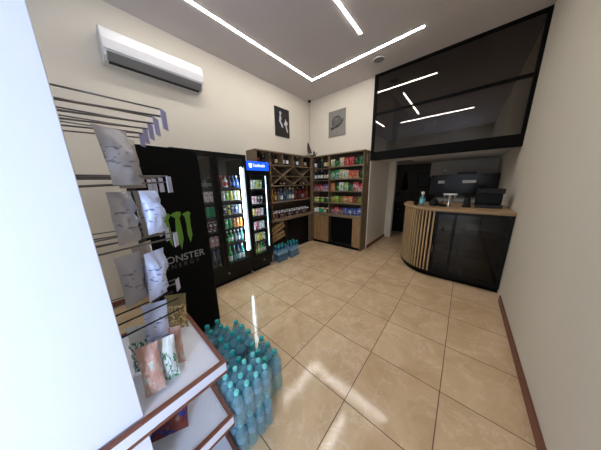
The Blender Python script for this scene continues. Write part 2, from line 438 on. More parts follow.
def can_mesh(body, lid, r=.03, h=.145):
    return lathe_mesh([([(r * .8, 0), (r, h * .05), (r, h * .9), (r * .86, h * .97)], 0), ([(r * .87, h * .965), (r * .87, h), (r * .78, h)], 1)], [body, lid])
def jar_mesh(body, label, lid, r=.035, h=.11):
    return lathe_mesh([([(r * .9, 0), (r, .006), (r, h * .75), (r * .8, h * .84)], 0), ([(r * 1.01, h * .15), (r * 1.02, h * .16), (r * 1.02, h * .62), (r * 1.01, h * .63)], 1),
                       ([(r * .86, h * .84), (r * .86, h), (r * .8, h)], 2)], [body, label, lid])

def stripes(name, c1, c2, sz=26):
    m, nt, b = new_mat(name); N = nt.nodes.new; L = nt.links.new
    tc = N('ShaderNodeTexCoord'); w_ = N('ShaderNodeTexNoise'); w_.inputs['Scale'].default_value = sz; w_.inputs['Detail'].default_value = 1
    L(tc.outputs['Object'], w_.inputs['Vector']); r = N('ShaderNodeValToRGB'); r.color_ramp.interpolation = 'CONSTANT'
    r.color_ramp.elements[0].color = c1; r.color_ramp.elements[1].position = .55; r.color_ramp.elements[1].color = c2
    L(w_.outputs['Fac'], r.inputs[0]); L(r.outputs[0], b.inputs['Base Color']); b.inputs['Roughness'].default_value = .35
    return m

C = {'silver': S(190, 195, 200), 'green': S(30, 168, 88), 'yellow': S(226, 214, 84), 'blue': S(44, 88, 190), 'red': S(196, 40, 44), 'pink': S(226, 150, 170),
     'white': S(232, 232, 232), 'orange': S(226, 128, 50), 'black': S(18, 18, 20), 'teal': S(40, 150, 150), 'gold': S(190, 150, 70), 'brown': S(96, 56, 34),
     'cream': S(222, 208, 168), 'olive': S(110, 120, 44), 'lime': S(150, 196, 70), 'dark green': S(24, 62, 34), 'amber': S(140, 72, 20), 'clear': S(84, 100, 108),
     'dark red': S(110, 20, 26), 'grey': S(110, 112, 116), 'purple': S(96, 60, 130), 'navy': S(24, 34, 80)}
_cans = {}
def can(c, c2='white', h=.145, r=.03):
    k = (c, c2, h, r)
    if k not in _cans:
        _cans[k] = can_mesh(stripes('can_print', C[c], C[c2]), M['chrome'], r, h)
    return _cans[k]
GL = {n: plain('bottle_glass_' + n.replace(' ', '_'), C[n], .12) for n in ('black', 'dark green', 'amber', 'clear', 'green', 'dark red', 'gold', 'brown', 'white', 'blue', 'teal', 'navy')}
PL = {n: plain('paper_' + n.replace(' ', '_'), C[n], .55) for n in C}
_bt = {}
def bottle(kind, g_, l_, c_, **k):
    key = (kind, g_, l_, c_, tuple(sorted(k.items())))
    if key not in _bt:
        f = {'wine': wine_mesh, 'spirit': spirit_mesh, 'jar': jar_mesh}[kind]
        _bt[key] = f(GL.get(g_) or PL[g_], PL[l_], PL[c_], **k)
    return _bt[key]

# ------------------------------------------------------------------ L-shaped wooden shelving
D, TOP, SW, SL = .30, 2.13, 1.62, 1.93
# bottle shelf along the left wall
bs = thing('bottle_shelf', 'tall oak wine and spirits shelf with crossed braces along the cream wall', 'shelf', (0, 0, 0))
box(.005, D, -SL, -SL + .022, 0, TOP).build('side_panel', M['wood'], bs)
box(D - .03, D, -.33, -.302, 0, TOP - .03).build('corner_post', M['wood'], bs)
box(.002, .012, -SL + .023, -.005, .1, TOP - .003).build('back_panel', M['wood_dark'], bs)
box(.002, D, -SL + .022, -.003, TOP - .022, TOP).build('top_board', M['wood_y'], bs)
Ydiv = [-1.60, -1.26, -.95, -.62]
for i, y in enumerate(Ydiv):
    box(.014, D - .004, y - .009, y + .009, 1.885, TOP - .022).build('cell_divider', M['wood'], bs)
box(.014, D - .003, -1.609, -1.591, .785, 1.865).build('upright_divider', M['wood'], bs)
for z, th in ((1.865, .02), (1.455, .02), (1.115, .022)):
    box(.014, D - .002, -SL + .022, -.005, z, z + th).build('shelf_board', M['wood_y'], bs)
box(.012, D - .004, -1.59, -.34, 1.655, 1.669).build('middle_board', M['wood_y'], bs)
box(.005, D + .012, -SL + .022, -.31, .725, .785).build('counter_board', M['wood_y'], bs, bevel=.002)
for (a, b_) in ((-1.59, -.96), (-.95, -.335)):
    for s_ in (0, 1):
        z0, z1 = (1.477, 1.863) if s_ else (1.863, 1.477)
        L_ = math.hypot(b_ - a, .386); an = math.atan2(z1 - z0, b_ - a)
        X = Matrix.Translation((0, (a + b_) / 2, (z0 + z1) / 2)) @ Matrix.Rotation(an, 4, 'X')
        box(.02 + .001 * s_, D - .006 - .001 * s_, -L_ / 2 + .012, L_ / 2 - .012, -.008, .008, X=X).build('cross_brace', M['wood_y'], bs)
box(.20, .215, -1.12, -.335, .06, .72).build('black_cabinet_front', M['black'], bs)
box(.012, .20, -1.14, -1.12, .0, .72).build('niche_divider', M['wood_dark'], bs)
box(.22, .26, -1.12, -.335, 0, .06).build('plinth', M['blackm'], bs)
box(.262, .285, -.42, -.334, .03, .72).build('corner_filler', M['wood'], bs)
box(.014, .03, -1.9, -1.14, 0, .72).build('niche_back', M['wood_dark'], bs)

# snack shelf along the back wall
ss = thing('snack_shelf', 'oak snack shelf under the round badge print, ending at the passage', 'shelf', (0, 0, 0))
box(SW - .022, SW, -D, -.005, 0, TOP).build('side_panel', M['wood'], ss)
box(.785, .807, -D + .002, -.012, .79, TOP - .022).build('upright_divider', M['wood'], ss)
box(.302, .322, -D, -.005, .79, TOP - .022).build('upright_divider', M['wood'], ss)
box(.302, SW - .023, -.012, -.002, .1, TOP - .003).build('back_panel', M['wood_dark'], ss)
box(.302, SW - .022, -D, -.003, TOP - .022, TOP).build('top_board', M['wood_x'], ss)
for i, z in enumerate((1.835, 1.565, 1.30, 1.03)):
    box(.323, .784, -D + .006, -.013, z - (.008 if i < 2 else 0), z + .012 - (.008 if i < 2 else 0)).build('shelf_board', M['wood_x'], ss)
    box(.808, SW - .023, -D + .006, -.013, z, z + .018).build('shelf_board', M['wood_x'], ss)
box(.318, SW - .023, -D - .012, -.013, .725, .785).build('counter_board', M['wood_x'], ss, bevel=.002)
box(.312, .345, -D + .001, -D + .02, .07, .72).build('corner_filler', M['wood'], ss)
dr = box(.35, .79, -D, -D + .018, .07, .715).build('cabinet_door', M['plank'], ss)
hd = MB()
for k in range(1, 4): hd.box(.35 + k * .11, .353 + k * .11, -D - .0008, -D + .001, .072, .713)
hd.build('groove', M['wood_dark'], dr)
box(.80, 1.40, -.20, -.185, .07, .72).build('black_cabinet_front', M['blackm'], ss)
box(.80, .815, -D + .002, -.02, .07, .72).build('recess_divider', M['wood_dark'], ss)
box(1.42, SW - .023, -D, -D + .018, .07, .72).build('end_panel', M['plank'], ss)
box(.30, SW - .023, -D + .03, -D + .05, 0, .07).build('plinth', M['blackm'], ss)

# snack bags on the right bay
BAGC = {
 'cream and green': (C['cream'], C['green'], C['white']), 'dark green': (C['dark green'], C['green'], C['lime']), 'red': (C['red'], C['red'], C['cream']),
 'red and white': (C['red'], C['white'], C['red']), 'black and green': (C['black'], C['dark green'], C['green']), 'green and white': (C['green'], C['white'], C['dark green']),
 'beige and green': (C['cream'], C['olive'], C['white']), 'orange red': (S(200, 74, 38), C['orange'], C['cream']), 'orange': (C['orange'], C['cream'], C['red']),
 'lime green': (C['lime'], C['white'], C['green']), 'white topped green': (C['white'], C['lime'], C['lime']), 'olive': (C['olive'], C['yellow'], C['dark green']),
 'yellow green': (C['lime'], C['yellow'], C['olive']), 'orange and cream': (C['orange'], C['cream'], C['cream']), 'red brown': (S(120, 46, 26), C['orange'], C['brown']),
 'blue': (C['blue'], S(20, 50, 130), C['white']), 'blue and white': (C['blue'], C['white'], C['blue']), 'dark red': (C['dark red'], C['white'], C['red'])}
_bag = {}
def bag(cname, w=.145, h=.19, t=.055, v=0):
    k = (cname, w, h, t, v)
    if k not in _bag: _bag[k] = bag_mesh(w, h, t, bag_material(*BAGC[cname], seed=len(_bag), scale=4, mute=True), seed=len(_bag), crumple=.009)
    return _bag[k]
rows = [('top', 1.854, ['cream and green', 'dark green', 'beige and green', 'red', 'red', 'black and green', 'dark green'], .19),
        ('second', 1.584, ['green and white', 'green and white', 'beige and green', 'cream and green', 'orange red', 'orange red', 'black and green'], .20),
        ('middle', 1.319, ['orange', 'dark green', 'white topped green', 'lime green', 'dark green', 'red and white', 'red and white'], .19),
        ('fourth', 1.049, ['olive', 'yellow green', 'olive', 'orange and cream', 'orange', 'red brown', 'olive'], .17),
        ('lowest', .786, ['dark red', 'red and white', 'dark red', 'blue', 'blue and white', 'blue', 'blue and white'], .17)]
rnd = random.Random(4)
for rn, z, names, hh in rows:
    n = len(names); pitch = (SW - .023 - .808) / n
    for i, cn in enumerate(names):
        x = .808 + pitch * (i + .5)
        h_ = hh * rnd.uniform(.80, 1.0)
        h_ = round(h_, 2)
        o = place(bag(cn, .118, h_, .05), 'snack_bag', (x, -.235 + rnd.uniform(-.012, .01), z + .0015), (radians(-rnd.uniform(1, 4)), 0, radians(rnd.uniform(-4, 4))),
                  f'{cn} snack bag, {ORD[i]} from the divider on the {rn} snack shelf row', 'snack bag', f'snack bags on the {rn} row')
        if i % 2 == 0:
            place(bag(names[(i + 1) % n], .118, h_, .05), 'snack_bag', (x + .03, -.155, z + .0015), (radians(-3), 0, 0),
                  f'{names[(i + 1) % n]} snack bag in the rear file, {ORD[i // 2]} from the divider, {rn} snack row', 'snack bag', f'rear snack bags on the {rn} row')
# middle bay
mid = [('top', 1.839, [('wine', 'black', 'white', 'black'), ('wine', 'black', 'black', 'dark red'), ('wine', 'dark green', 'black', 'gold'), ('wine', 'black', 'cream', 'black'), ('wine', 'amber', 'gold', 'gold')], 'wine bottle', .92),
       ('second', 1.569, [('wine', 'dark green', 'white', 'white'), ('wine', 'black', 'white', 'dark red'), ('wine', 'black', 'white', 'white'), ('wine', 'black', 'cream', 'black'), ('wine', 'black', 'white', 'black')], 'wine bottle', .88)]
for rn, z, L_, nm, s_ in mid:
    for i, (k, a, b_, c_) in enumerate(L_):
        place(bottle(k, a, b_, c_, s=s_), 'wine_bottle', (.37 + i * .09, -.22 + .01 * (i % 2), z + .0015), 0,
              f'{a} wine bottle, {b_} label, {ORD[i]} from corner, narrow bay {rn} shelf', 'bottle', f'wine bottles in the narrow bay, {rn} shelf')
for i, cn in enumerate(['red and white', 'dark red', 'red', 'dark red', 'blue and white', 'orange red']):
    place(bag(cn, .085, .15, .045), 'snack_packet', (.358 + i * .077, -.24, 1.3135), radians(3 * (i % 3 - 1)), f'small {cn} packet, {ORD[i]} from the corner on the narrow bay middle shelf', 'snack packet', 'packets in the narrow bay')
for rn, z, cs in (('fourth', 1.0435, ['lime', 'cream', 'olive', 'lime', 'dark green', 'clear']), ('lowest', .7865, ['white', 'white', 'green', 'teal', 'cream', 'dark green'])):
    for i, c_ in enumerate(cs):
        g_ = {'lime': 'green', 'cream': 'gold', 'olive': 'dark green'}.get(c_, c_ if c_ in GL else 'white')
        place(bottle('jar', g_, c_, 'white' if i % 2 else 'gold', r=.032, h=.12), 'jar', (.36 + i * .075, -.24, z), 0,
              f'{c_} labelled jar, {ORD[i]} from the corner on the {rn} narrow bay shelf', 'jar', f'jars on the {rn} narrow bay shelf')

# wine in the top cells of the bottle shelf
cells = [(-1.9, -1.61), (-1.59, -1.27), (-1.25, -.96), (-.94, -.63), (-.61, -.36)]
styles = [[('black', 'dark red', 'black'), ('black', 'black', 'gold')], [('black', 'brown', 'black'), ('black', 'cream', 'dark red')],
          [('black', 'white', 'black'), ('black', 'white', 'black')], [('dark red', 'grey', 'gold'), ('dark green', 'white', 'white')], [('black', 'black', 'dark red'), ('black', 'cream', 'black')]]
cn_ = ['of cell behind blue header', 'of top cell beside blue header', 'of middle top cell', 'of fourth top cell', 'of top cell nearest corner']
for (a, b_), st, where in zip(cells, styles, cn_):
    for i, (g_, l_, c_) in enumerate(st):
        y = a + (b_ - a) * (.3 + .4 * i)
        place(bottle('wine', g_, l_, c_, s=.80), 'wine_bottle', (.2, y, 1.8865), 0, f'{g_} wine bottle, {l_} label, {["cooler side", "corner side"][i]} {where}', 'bottle', 'wine bottles in the top cells')
# bottles lying in the lattice
k_ = 0
for bay, yc in (('lattice bay beside the fridge', -1.275), ('lattice bay nearest the corner', -.643)):
    for dx, z in ((0, 1.4765 + .034), (-.09, 1.4765 + .034), (.09, 1.4765 + .034), (0, 1.6705 + .034)):
        if z > 1.6: dx = .0; 
        xx = Matrix.Rotation(radians(90), 4, 'Y')
        o = place(bottle('wine', 'black' if k_ % 2 else 'dark green', 'black', ['dark red', 'gold', 'white', 'black'][k_ % 4], s=.88), 'wine_bottle', (.04, yc + dx * (.55 if z < 1.6 else 0) + (0.0 if z < 1.6 else .10), z), (0, radians(90), 0),
                  f'dark bottle lying flat, {["centre", "fridge side", "corner side", "upper board"][k_ % 4]} of the {bay}', 'bottle', 'bottles lying in the lattice')
        k_ += 1
# spirits row
cols = [('gold', 'brown', 'gold'), ('amber', 'gold', 'black'), ('clear', 'grey', 'navy'), ('clear', 'white', 'grey'), ('clear', 'navy', 'grey'), ('clear', 'grey', 'black'), ('clear', 'silver', 'white'),
        ('clear', 'cream', 'gold'), ('dark red', 'brown', 'black'), ('dark red', 'black', 'gold'), ('brown', 'dark red', 'black'), ('dark red', 'grey', 'black'), ('brown', 'dark red', 'dark red'), ('amber', 'dark red', 'gold')]
for i, (g_, l_, c_) in enumerate(cols):
    place(bottle('spirit', g_, l_, c_, r=.031, h=.26 + .01 * (i * 7 % 4)), 'spirit_bottle', (.235, -1.55 + i * .087, 1.1385), 0,
          f'{g_} spirit bottle, {l_} label, {ORD[i]} from the fridge, front file of spirits', 'bottle', 'spirit bottles in the front file')
for i in range(13):
    g_, l_, c_ = cols[(i * 5 + 2) % 14]
    place(bottle('spirit', g_, l_, c_, r=.031, h=.29), 'spirit_bottle', (.14, -1.505 + i * .087, 1.1385), 0,
          f'{g_} spirit bottle, {l_} label, {ORD[i]} from the fridge, rear file of spirits', 'bottle', 'spirit bottles in the rear file')
# small bottles on the wooden counter of the bottle shelf
for r_, x in ((0, .245), (1, .165)):
    for i in range(15):
        g_ = ['black', 'amber', 'black', 'dark green', 'dark red'][(i + r_) % 5]; l_ = ['grey', 'cream', 'brown', 'red', 'black', 'white'][(i * (2 + r_)) % 6]
        place(bottle('jar', g_, l_, 'silver' if i % 2 else 'white', r=.028, h=.13 + .02 * r_), 'miniature_bottle', (x, -1.555 + i * .081, .7865), 0,
              f'dark miniature bottle, {l_} label, {ORD[i]} from the fridge, {["front", "rear"][r_]} file above black cabinet', 'bottle', f'{["front", "rear"][r_]} file of miniature bottles')

# bronze ship on top of the shelf corner
t = thing('ship_figurine', 'small bronze sailing ship figurine on the shelf top in the corner', 'figurine', (.215, -.225, TOP + .001), radians(40))
b = MB()
hull = [(-.13, .05), (-.11, .015), (-.05, .0), (.06, .0), (.12, .03), (.17, .12), (.12, .075), (.05, .05), (-.06, .045)]
b.prism(hull, -.03, .03, 'xz'); b.build('hull', M['bronze'], t, bevel=.004)
MB().tube([(-.02, 0, .04), (-.04, 0, .20), (-.06, 0, .36)], .006).tube([(.06, 0, .045), (.07, 0, .15)], .005).build('mast', M['bronze'], t)
MB().prism([(-.075, .08), (.03, .09), (.0, .2), (-.04, .31), (-.08, .34), (-.09, .2)], -.008, .008, 'xz').prism([(.045, .07), (.12, .09), (.08, .15)], -.006, .006, 'xz').build('sail', M['bronze'], t, bevel=.003)

# crate in the niche, tilted
def crate(loc, ang, label):
    t = thing('wooden_crate', label, 'crate', loc, group='wooden crates under the bottle shelf'); t.rotation_euler = (radians(ang), 0, 0)
    for z in (.005, .085):
        box(.232, .244, -.24, .24, z, z + .062).build('front_slat', M['crate'], t)
        box(.0, .012, -.24, .24, z, z + .062).build('rear_slat', M['crate'], t)
    for y in (-.24, .228): box(.013, .231, y, y + .012, .005, .147).build('end_board', M['crate'], t)
    box(.013, .231, -.226, .226, .0, .008).build('crate_floor', M['crate'], t)
crate((.036, -1.50, .305), 14, 'lower tilted wooden crate in the niche behind the water packs')
crate((.036, -1.49, .49), 20, 'upper tilted wooden crate in the niche behind the water packs')
o = box(.036, .26, -1.72, -1.27, .0, .20).build('cardboard_box', plain('cardboard', S(70, 52, 34), .8)); tag(o, 'dark cardboard box holding the tilted crates inside the shelf niche', 'box')

# ------------------------------------------------------------------ fridges
def fridge(name, label, loc, width, height, doors, header=None, tube=True):
    """front faces +x, y from 0 (near) to width; cabinet depth .57"""
    t = thing(name, label, 'refrigerator', loc); dep = .55
    c = MB(); c.box(0, .03, 0, width, 0.06, height); c.box(.03, dep, 0, .03, .06, height); c.box(.03, dep, width - .03, width, .06, height)
    c.box(.03, dep, .03, width - .03, height - .05, height); c.box(.03, dep, .03, width - .03, .06, .26)
    if doors == 2: c.box(.05, dep - .01, width / 2 - .012, width / 2 + .012, .26, height - .05)
    c.build('cabinet', M['black'], t, bevel=.004)
    kp = MB(); kp.box(.04, dep - .03, .03, width - .03, 0, .06); kp.build('foot_plinth', M['blackm'], t)
    MB().lathe([(.012, 0), (.012, .012)], 12, X=Matrix.Translation((dep, width * .55, .17)) @ Matrix.Rotation(pi / 2, 4, 'Y')).build('lock', M['chrome'], t)
    dw = width / doors; top = height if header is None else header
    for d in range(doors):
        y0 = d * dw + .004; y1 = (d + 1) * dw - .004
        f = MB(); fr = .042 if doors == 2 else .034; zb = .27 if doors == 2 else .26
        f.box(dep + .004, dep + .05, y0, y0 + fr, zb, top - .004); f.box(dep + .004, dep + .05, y1 - fr, y1, zb, top - .004)
        f.box(dep + .004, dep + .05, y0 + fr, y1 - fr, zb, zb + .06); f.box(dep + .004, dep + .05, y0 + fr, y1 - fr, top - .07, top - .004)
        fo = f.build('door_frame', M['black'], t, bevel=.003)
        box(dep + .02, dep + .028, y0 + fr, y1 - fr, zb + .06, top - .07).build('glass_pane', M['glass'], fo)
        box(dep + .05, dep + .065, y0 + .01, y0 + .022, .9, 1.25).build('handle', M['char'], fo)
        for z in shelfz[name]:
            s_ = MB()
            ya, yb = y0 + .03, y1 - .03
            for k in range(9): s_.tube([(.04, ya + (yb - ya) * k / 8, z - .004), (dep - .03, ya + (yb - ya) * k / 8, z - .004)], .002, 4)
            s_.box(dep - .03, dep - .026, ya, yb, z - .022, z + .004)
            s_.box(.2, .205, ya, yb, z - .010, z - .006)
            s_.build('wire_shelf', M['dgrey'], t)
    return t
shelfz = {'double_door_fridge': (.28, .62, .85, 1.06, 1.275, 1.47), 'drinks_fridge': (.28, .52, .73, .97, 1.18, 1.43), 'x': ()}
FX = .06
f1 = fridge('double_door_fridge', 'black two door glass drinks fridge with a bright light tube', (FX, -3.345, 0), .975, 1.94, 2)
box(.533, .548, .896, .922, .44, 1.76).build('light_tube', M['tube'], f1)
box(.50, .515, .034, .044, .44, 1.76).build('added_fill_tube', plain('hidden_fill_tube', (1, 1, 1, 1), .5, emit=(.74, .9, 1, 1), estr=26), f1)  # unseen tube, added behind the frame to light the stock of the near door
f3 = fridge('drinks_fridge', 'slim black single door drinks fridge with a lit blue header', (FX, -2.362, 0), .42, 1.86, 1, header=1.72)
box(.532, .540, .379, .384, .40, 1.64).build('light_tube', plain('slim_tube', (1, 1, 1, 1), .5, emit=(.74, .9, 1, 1), estr=5), f3)
box(.532, .542, .036, .042, .40, 1.64).build('added_fill_tube', plain('hidden_fill_tube_slim', (1, 1, 1, 1), .5, emit=(.74, .9, 1, 1), estr=26), f3)  # hidden tube added on the near side to brighten the slim fridge's stock
hd = box(.554, .60, .004, .416, 1.724, 1.86).build('header_sign', M['blue'], f3, bevel=.003, label='lit blue header with white mark and lettering')
e = MB()
e.prism([(.035, 1.77), (.06, 1.755), (.085, 1.77), (.09, 1.825), (.06, 1.82), (.03, 1.825)], .6003, .602, 'yz')
xx = .115
for k, (wd, hh) in enumerate([(.018, .045), (.014, .032), (.02, .032), (.016, .032), (.014, .045), (.02, .032), (.014, .032), (.018, .032), (.014, .045), (.016, .032)]):
    z0 = 1.777
    e.box(.6003, .602, xx, xx + .005, z0, z0 + hh); e.box(.6003, .602, xx + .005, xx + wd - .002, z0 + hh - .008, z0 + hh)
    if k % 2: e.box(.6003, .602, xx + wd - .006, xx + wd - .002, z0, z0 + hh - .008)
    else: e.box(.6003, .602, xx + .005, xx + wd - .002, z0, z0 + .007)
    xx += wd + .006
e.build('lettering', M['signw'], hd)

# contents of the two-door fridge: nearer door (A) and door beside the blue headed fridge (B)
def stock(fr, door, y0, n, z, kinds, shelf, pitch=.0615, h=.145, r=.0285, kind='can', x=.515, name=None):
    for i in range(n):
        c_ = kinds[i % len(kinds)] if len(kinds) >= n else kinds[int(i * len(kinds) / n)]
        y = y0 + i * pitch
        loc = (x, y, z + .0015)
        if kind == 'can':
            me = can(c_[0], c_[1], h, r); nm = 'drink_can'; lb = f'{c_[0]} and {c_[1]} can'; cat = 'can'
        else:
            me = bottle('spirit', c_[0], c_[1], c_[2], r=r, h=h); nm = 'drink_bottle'; lb = f'{c_[0]} bottle, {c_[1]} label'; cat = 'bottle'
        place(me, nm, loc, 0, f'{lb}, {ORD[i]} on the {shelf} shelf {door}', cat, f'drinks on the {shelf} shelf {door}')
B = 'behind tube lit door'; yb = -2.785
s1 = shelfz['double_door_fridge']
stock(f1, B, yb, 6, s1[5], [('black', 'white', 'red'), ('dark red', 'black', 'red'), ('white', 'red', 'red'), ('black', 'navy', 'black'), ('navy', 'blue', 'blue'), ('blue', 'grey', 'white')], 'top', h=.17, kind='b')
stock(f1, B, yb, 6, s1[4], [('pink', 'white'), ('white', 'silver'), ('lime', 'white'), ('yellow', 'cream'), ('silver', 'white'), ('yellow', 'white')], 'second')
stock(f1, B, yb, 6, s1[3], [('silver', 'blue'), ('navy', 'white'), ('yellow', 'navy'), ('navy', 'silver'), ('blue', 'white'), ('silver', 'yellow')], 'third')
stock(f1, B, yb, 6, s1[2], [('green', 'teal'), ('green', 'white'), ('green', 'teal'), ('orange', 'brown'), ('orange', 'cream'), ('orange', 'yellow')], 'fourth')
stock(f1, B, yb, 6, s1[1], [('green', 'dark green', 'white'), ('dark green', 'green', 'white'), ('green', 'white', 'white'), ('clear', 'grey', 'white'), ('clear', 'white', 'white'), ('teal', 'grey', 'white')], 'fifth', h=.19, kind='b')
stock(f1, B, yb + .005, 5, s1[0], [('green', 'lime', 'green'), ('green', 'white', 'green'), ('clear', 'teal', 'teal'), ('clear', 'white', 'blue'), ('teal', 'white', 'white')], 'lowest', pitch=.072, r=.033, h=.28, kind='b')
A = 'behind door beside black cooler'; ya = -3.08
stock(f1, A, ya, 4, s1[5], [('black', 'grey', 'black'), ('navy', 'grey', 'black'), ('clear', 'grey', 'black'), ('black', 'grey', 'grey')], 'top', h=.15, kind='b')
stock(f1, A, ya, 4, s1[4], [('white', 'pink')], 'second'); stock(f1, A, ya, 4, s1[3], [('green', 'teal')], 'third')
stock(f1, A, ya, 4, s1[2], [('dark red', 'white')], 'fourth'); stock(f1, A, ya, 4, s1[1], [('pink', 'white')], 'fifth')
stock(f1, A, ya, 4, s1[0], [('clear', 'navy', 'blue')], 'lowest', h=.28, kind='b')
Cc = 'under blue header'; yc = -2.285
s3 = shelfz['drinks_fridge']
stock(f3, Cc, yc, 5, s3[5], [('white', 'silver'), ('silver', 'white'), ('white', 'yellow'), ('yellow', 'white'), ('lime', 'white')], 'top', h=.15)
stock(f3, Cc, yc, 5, s3[4], [('pink', 'white'), ('white', 'pink'), ('pink', 'white'), ('dark red', 'white'), ('black', 'silver')], 'second', h=.13)
stock(f3, Cc, yc, 5, s3[3], [('white', 'yellow'), ('yellow', 'cream'), ('orange', 'white'), ('pink', 'white'), ('white', 'silver')], 'third', h=.13)
stock(f3, Cc, yc, 5, s3[2], [('pink', 'dark red'), ('white', 'pink'), ('pink', 'red'), ('silver', 'white'), ('white', 'silver')], 'fourth', h=.14)
stock(f3, Cc, yc, 5, s3[1], [('blue', 'white'), ('silver', 'yellow'), ('yellow', 'cream'), ('yellow', 'orange'), ('white', 'green')], 'fifth', h=.14)
stock(f3, Cc, yc, 5, s3[0], [('clear', 'orange', 'orange'), ('clear', 'lime', 'yellow'), ('gold', 'cream', 'green'), ('green', 'cream', 'white'), ('clear', 'white', 'green')], 'lowest', h=.215, kind='b')

# black energy drink cooler with its printed side towards the room
mc = thing('energy_drink_cooler', 'black upright energy drink cooler with green claw marks on its side', 'refrigerator', (1.48, -3.80, 0))
poly = []
R_ = .05
for k in range(7): a = k / 6 * pi / 2; poly.append((.43 - R_ + R_ * cos(a), 1.79 - R_ + R_ * sin(a)))
for k in range(7): a = pi / 2 + k / 6 * pi / 2; poly.append((R_ + R_ * cos(a), 1.79 - R_ + R_ * sin(a)))
poly = [(.43, .03)] + poly + [(0, .03)]
MB().prism(poly, -.50, 0, 'yz').build('cabinet', M['blackm'], mc, bevel=.004)
MB().box(-.47, -.03, .03, .40, 0, .03).build('foot_plinth', M['seal'], mc)
box(-.46, -.04, .432, .45, .15, 1.7).build('door', M['blackg'], mc)
def YZ(L_): return [(y + 3.80, z) for y, z in L_]
cl = MB()
cl.prism(YZ([(-3.632, 1.285), (-3.61, 1.30), (-3.58, 1.308), (-3.557, 1.30), (-3.56, 1.275), (-3.573, 1.255), (-3.568, 1.15), (-3.568, 1.08), (-3.592, .99), (-3.602, 1.06), (-3.612, 1.16), (-3.602, 1.255)]), .0004, .0025, 'yz')
cl.prism(YZ([(-3.55, 1.28), (-3.53, 1.293), (-3.503, 1.3), (-3.488, 1.285), (-3.497, 1.26), (-3.5, 1.18), (-3.498, 1.1), (-3.52, 1.035), (-3.533, 1.11), (-3.53, 1.2), (-3.535, 1.26)]), .0004, .0025, 'yz')
cl.prism(YZ([(-3.71, 1.275), (-3.68, 1.293), (-3.645, 1.30), (-3.63, 1.285), (-3.65, 1.25), (-3.645, 1.14), (-3.648, 1.03), (-3.667, 1.08), (-3.678, 1.17), (-3.68, 1.25)]), .0004, .0025, 'yz')
cl.build('claw_mark', M['green'], mc)
def text_mesh(txt, size, mat, name, parent, loc, rot_, wide=None, bold=0):
    cu = bpy.data.curves.new(name, 'FONT'); cu.body = txt; cu.size = size; cu.extrude = .0008; cu.offset = bold
    cu.align_x = 'CENTER'
    to = bpy.data.objects.new('tmp', cu); COL.objects.link(to); bpy.context.view_layer.update()
    me = bpy.data.meshes.new_from_object(to.evaluated_get(bpy.context.evaluated_depsgraph_get()))
    bpy.data.objects.remove(to)
    xs = [v.co.x for v in me.vertices]
    if wide:
        k = wide / (max(xs) - min(xs))
        for v in me.vertices: v.co.x *= k
    me.materials.clear(); me.materials.append(mat)
    o = bpy.data.objects.new(name, me); COL.objects.link(o); o.parent = parent; o.location = loc; o.rotation_euler = rot_
    return o
RX = (pi / 2, 0, pi / 2)
text_mesh('MONSTER', .082, M['textw'], 'brand_lettering', mc, (.0018, .20, .895), RX, .35, .0006)
text_mesh('E N E R G Y', .05, M['textg'], 'small_lettering', mc, (.0018, .20, .845), RX, .25)

# ------------------------------------------------------------------ water bottles
def water_bottle(parent, x, y, z, h, r, mats, lab=True, seg=12):
    k = h
    key = (h, r, mats[0].name)
    if key not in _wb:
        p = [(r * .8, 0), (r, k * .03), (r, k * .12), (r * .93, k * .15), (r, k * .18), (r * .96, k * .38), (r * .9, k * .42), (r, k * .47), (r, k * .66), (r * .92, k * .72), (r * .66, k * .83), (r * .42, k * .90), (r * .36, k * .925)]
        me = MB().lathe(p, seg).mesh('bottle', [mats[0]])
        cp = MB().lathe([(r * .43, k * .92), (r * .45, k * .925), (r * .44, k * .99), (r * .38, k)], 10).mesh('cap', [mats[1]])
        lb = MB().lathe([(r * 1.008, k * .47), (r * 1.012, k * .475), (r * 1.012, k * .655), (r * 1.008, k * .66)], seg).mesh('label', [mats[2]])
        _wb[key] = (me, cp, lb)
    me, cp, lb = _wb[key]
    o = bpy.data.objects.new('bottle', me); COL.objects.link(o); o.parent = parent; o.location = (x, y, z)
    c = bpy.data.objects.new('cap', cp); COL.objects.link(c); c.parent = o
    if lab: l = bpy.data.objects.new('label', lb); COL.objects.link(l); l.parent = o
_wb = {}
def water_pack(label, loc, rz, nx, ny, h, r, mats, group, tag_col=None):
    t = thing('water_bottle_pack', label, 'water bottles', loc, radians(rz), group)
    p = 2 * r * 1.012
    for i in range(nx):
        for j in range(ny): water_bottle(t, (i - (nx - 1) / 2) * p, (j - (ny - 1) / 2) * p, 0.001, h, r, mats)
    # shrink film band: a rounded open sleeve
    hx, hy = nx * p / 2 + .001, ny * p / 2 + .001; pts = []
    for cx_, cy_, a0 in ((hx - r, hy - r, 0), (-hx + r, hy - r, 90), (-hx + r, -hy + r, 180), (hx - r, -hy + r, 270)):
        for k in range(5): a = radians(a0 + 22.5 * k); pts.append((cx_ + r * cos(a), cy_ + r * sin(a)))
    n = len(pts); vs = [(x, y, .01) for x, y in pts] + [(x, y, h * .80) for x, y in pts]
    MB().add(vs, [(i, (i + 1) % n, n + (i + 1) % n, n + i) for i in range(n)], 0, True).build('shrink_film', M['film'], t)
    return t
big = (M['water'], M['capd'], M['wlabel']); small = (M['water'], M['cap'], M['wlabel'])
G1 = 'packs of large water bottles by the gondola'; G2 = 'stacked packs of small water bottles'
water_pack('pack of large teal capped water bottles closest to the floor light reflection', (1.905, -3.405, 0), 3, 3, 2, .33, .044, big, G1)
water_pack('pack of large teal capped water bottles farthest out on the open floor', (2.215, -3.375, 0), -3, 3, 2, .33, .042, big, G1)
water_pack('pack of large water bottles wedged against the black energy drink cooler', (1.72, -3.56, 0), 88, 3, 2, .33, .042, big, G1)
